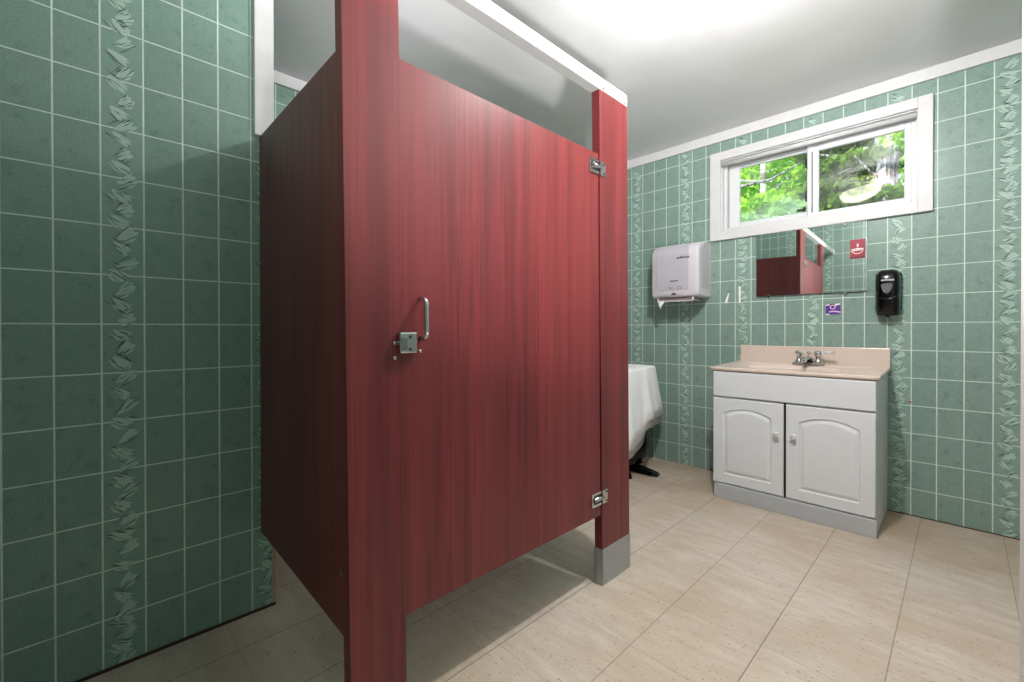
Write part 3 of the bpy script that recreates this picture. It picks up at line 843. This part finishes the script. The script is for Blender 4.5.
c1.modifiers.new('s', 'SOLIDIFY').thickness = .002
tag(c1, 'white cloth draped over the table behind the red stall', 'tablecloth')
c2 = cloth(-.012, .06, [M_hem], 'under_cloth', 1.)
c2.modifiers.new('s', 'SOLIDIFY').thickness = .002
tag(c2, 'grey hem of an under cloth hanging below the white cloth', 'tablecloth')

# ------------------------------------------------------------------ outside the window
GZ = .3
bm = bmesh.new(); bx(bm, -9, 6, D+.3, 14, GZ-.2, GZ)
o = struct('ground', bm, [M_ground], 'green ground outside', 'ground')
def leaves(bm, rnd, c, rad, n, size, flat=0.):
    for i in range(n):
        while True:
            p = Vector((rnd.uniform(-1, 1), rnd.uniform(-1, 1), rnd.uniform(-1, 1)))
            if p.length < 1: break
        q = Vector((c[0]+p.x*rad[0], c[1]+p.y*rad[1], c[2]+p.z*rad[2]))
        a = Vector((rnd.gauss(0, 1), rnd.gauss(0, 1), rnd.gauss(0, 1)*(1-flat))).normalized(); b = a.orthogonal().normalized()
        b = (b*math.cos(6.28*rnd.random())+a.cross(b)*math.sin(6.28*rnd.random())).normalized()
        s = size*rnd.uniform(.6, 1.3)
        vs = [bm.verts.new(q+a*s), bm.verts.new(q+b*s*.5), bm.verts.new(q-a*s), bm.verts.new(q-b*s*.5)]
        bm.faces.new(vs)
def tree(name, label, x_, y_, trunk_r, mt, ml, blobs, seed, lean=0., size=.07, tree_h=5.2):
    r_ = random.Random(seed)
    t_ = thing(name, label, 'tree', (x_, y_, GZ), None)
    bm = bmesh.new()
    pts = [(x_+lean*k/8+r_.uniform(-.02, .02), y_, GZ-.05+tree_h*k/8) for k in range(9)]
    tube(bm, pts, [trunk_r*(1-.05*k) for k in range(9)], 16)
    for k in range(10):
        z_ = GZ+1.6+k*.33; a = r_.uniform(0, 6.28); l = r_.uniform(.5, 1.2)
        b0 = Vector((x_+lean*(z_-GZ)/tree_h, y_, z_))
        tube(bm, [b0, b0+Vector((math.cos(a)*l*.5, math.sin(a)*l*.4, .10)), b0+Vector((math.cos(a)*l, math.sin(a)*l*.7, .3))], [.022, .015, .006], 6)
    obj('trunk', bm, [mt], t_)
    if blobs:
        bm = bmesh.new()
        for (c, rad, n) in blobs: leaves(bm, r_, c, rad, n, size)
        o = obj('foliage', bm, [ml], t_, fix=False); o['kind'] = 'stuff'
tree('maple_tree', 'bright yellow green leafy tree behind the left window pane', -2.75, 8.4, .06, M_bark, M_leafA,
     [((-2.9, 8.6, 3.3), (.8, .6, .55), 1500), ((-2.0, 8.7, 3.9), (.8, .6, .55), 1500), ((-1.5, 8.2, 3.2), (.5, .5, .5), 900), ((-3.4, 9., 4.4), (.8, .6, .6), 700)], 1)
tree('birch_tree', 'slim white birch trunk showing in the left window pane', -2.06, 7.3, .05, M_birch, M_leafA,
     [((-2.4, 7.2, 2.75), (.32, .3, .16), 300), ((-1.9, 7.1, 2.85), (.35, .3, .15), 300)], 2, lean=.04)
tree('young_shrub', 'pale green bushy shrub low in the left window pane', -2.0, 6.2, .03, M_bark, M_leafC,
     [((-1.95, 6.2, 2.25), (.35, .3, .30), 800), ((-1.45, 6.2, 2.28), (.3, .3, .34), 700)], 3, size=.05, tree_h=2.0)
tree('spruce_tree', 'dark green drooping evergreen in the right window pane', -1.55, 8.0, .08, M_bark, M_leafB,
     [((-1.35, 7.6, 3.6), (.45, .5, .16), 700), ((-1.0, 7.5, 3.25), (.5, .5, .12), 800), ((-1.3, 7.5, 2.95), (.5, .5, .12), 700), ((-.85, 7.7, 3.7), (.4, .5, .12), 500), ((-.9, 7.3, 2.72), (.45, .4, .12), 600)], 4, size=.06)
tree('leafy_tree', 'sunlit green tree standing behind the evergreen in the right window pane', -1.0, 9.6, .07, M_bark, M_leafA,
     [((-1.4, 9.4, 3.4), (.7, .5, .5), 900), ((-.7, 9.6, 3.9), (.7, .6, .5), 900), ((-1.0, 9.4, 4.5), (1., .6, .4), 700), ((-1.9, 9.4, 4.4), (.7, .6, .5), 600)], 5)
tree('old_pine_tree', 'thick grey furrowed trunk at the right of the window', -.635, 7.36, .155, M_bark, M_leafA,
     [((-.58, 7.0, 3.35), (.14, .14, .10), 26), ((-.4, 7.0, 3.45), (.2, .14, .10), 30)], 6, lean=-.05, size=.06)
# ------------------------------------------------------------------ lights
def lamp(name, kind, loc, energy, size=.1, color=(1, 1, 1), rot=None, sizey=None, spread=None):
    l = bpy.data.lights.new(name, kind); l.energy = energy; l.color = color
    if kind == 'AREA':
        l.size = size
        if sizey: l.shape = 'RECTANGLE'; l.size_y = sizey
        if spread: l.spread = spread
    elif kind == 'SUN': l.angle = size
    else: l.shadow_soft_size = size
    o = bpy.data.objects.new(name, l); COL.objects.link(o); o.location = loc
    if rot: o.rotation_euler = rot
    return o
LX, LY = -.665, 1.475
fix = thing('ceiling_light', 'cream glass dish ceiling light above the stall door', 'ceiling light', (LX, LY, CEIL))
bm = bmesh.new(); lathe(bm, [(.17, 0), (.17, -.026), (.15, -.032), (.02, -.033), (.012, -.040)], Matrix.Translation((-.50, 1.545, CEIL-.0005)), 40)
obj('pool_blocker', bm, [plain('bronze', (92, 78, 62), .4, metal=.6)], fix)  # unseen plate added over the bulb to block its pool on the ceiling
bm = bmesh.new(); tube(bm, [(-.56, 1.53, CEIL-.03), (LX+.02, LY+.01, 2.30), (LX, LY, 2.26)], .006, 8)
obj('dish_arm', bm, [M_alu], fix)
bm = bmesh.new(); n = 40; RR = []
for (f, dz) in ((.08, .0), (.35, .004), (.65, .020), (.88, .045), (1., .098), (1.02, .100), (.9, .075), (.65, .036), (.35, .014), (.08, .007)):
    RR.append([(LX+.155*f*math.cos(2*PI*k/n)*(1+.04*math.cos(6*2*PI*k/n)*f), LY+.145*f*math.sin(2*PI*k/n), 2.245+dz+.06*f*math.cos(2*PI*k/n)*.4+.006) for k in range(n)])
loft(bm, RR, caps=True)
t = NT('cream_lamp_glass'); em = t.N.new('ShaderNodeEmission'); em.inputs[0].default_value = (1, .95, .80, 1); em.inputs[1].default_value = 19.
tr = t.N.new('ShaderNodeBsdfTransparent'); mx = t.N.new('ShaderNodeMixShader'); x = t.pos()
nz = t.noise(t.comb(t.math('MULTIPLY', x[0], 1.), t.math('MULTIPLY', x[1], 1.), x[2]), 9., 3)
t.L.new(t.rng(nz, .35, .65, .18, .48), mx.inputs[0]); t.L.new(tr.outputs[0], mx.inputs[1]); t.L.new(em.outputs[0], mx.inputs[2]); t.L.new(mx.outputs[0], t.N['Material Output'].inputs[0])
obj('glass_dish', bm, [t.m], fix)
lamp('ceiling_bulb', 'POINT', (-.50, 1.545, 2.395), 104, .03, (1., .975, .965))
lamp('bounce_fill', 'AREA', (-.05, -.17, 1.70), 4.5, .35, (1., .98, .98), rot=(math.radians(180-30), 0, math.radians(20)))  # unseen fill lamp added behind the viewer to lift the ceiling
up = lamp('ceiling_fill', 'AREA', (.25, .30, .60), 13, .12, (1., .97, .98), spread=math.radians(84))  # added fill, aimed up to brighten the ceiling in view
up.rotation_euler = (Vector((-.85, 1.6, 2.466))-up.location).to_track_quat('-Z', 'Y').to_euler()
up2 = lamp('recess_fill', 'AREA', (.20, .05, 1.78), 1.7, .10, (1., .95, .98), spread=math.radians(30))  # added fill for the ceiling over the recess, no real source there
up2.rotation_euler = (Vector((-1.95, 1.05, 2.50))-up2.location).to_track_quat('-Z', 'Y').to_euler()
lamp('overhead_fill', 'AREA', (-.35, .05, 2.44), 1.5, .9, (1., .98, .98), rot=(0, 0, 0))  # invented soft fill overhead, out of view
lamp('hallway_fill', 'AREA', (RW+.9, 1.9, 2.3), 14, .6, (1, .98, .95), rot=(0, math.radians(35), 0))  # made-up fill lamp shining in through the doorway
sun = lamp('sun', 'SUN', (0, 0, 8), 7.0, .02, (1, .96, .84), rot=(math.radians(42), 0, math.radians(-14)))
w = bpy.data.worlds.new('sky'); SC.world = w; w.use_nodes = True
w.node_tree.nodes['Background'].inputs[0].default_value = (.86, .94, 1, 1); w.node_tree.nodes['Background'].inputs[1].default_value = 1.4

# ------------------------------------------------------------------ camera
yaw, pitch, roll = .81588, -.00478, -.00121
fw = Vector((-math.sin(yaw)*math.cos(pitch), math.cos(yaw)*math.cos(pitch), math.sin(pitch)))
r0 = Vector((math.cos(yaw), math.sin(yaw), 0)); u0 = r0.cross(fw)
rv = r0*math.cos(roll)+u0*math.sin(roll); uv = -r0*math.sin(roll)+u0*math.cos(roll)
cam = bpy.data.cameras.new('camera'); co = bpy.data.objects.new('camera', cam); COL.objects.link(co)
co.matrix_world = Matrix(((rv.x, uv.x, -fw.x, 0), (rv.y, uv.y, -fw.y, 0), (rv.z, uv.z, -fw.z, 1.04345), (0, 0, 0, 1)))
cam.sensor_width = 36; cam.lens = 437.715/1024*36; cam.clip_start = .02
cam.shift_x = 14.419/1024; cam.shift_y = -9.5545/1024
SC.camera = co
SC.view_settings.view_transform = 'Standard'; SC.view_settings.look = 'None'; SC.view_settings.exposure = .14
try:
    SC.cycles.use_denoising = True; SC.cycles.max_bounces = 10
except Exception: pass
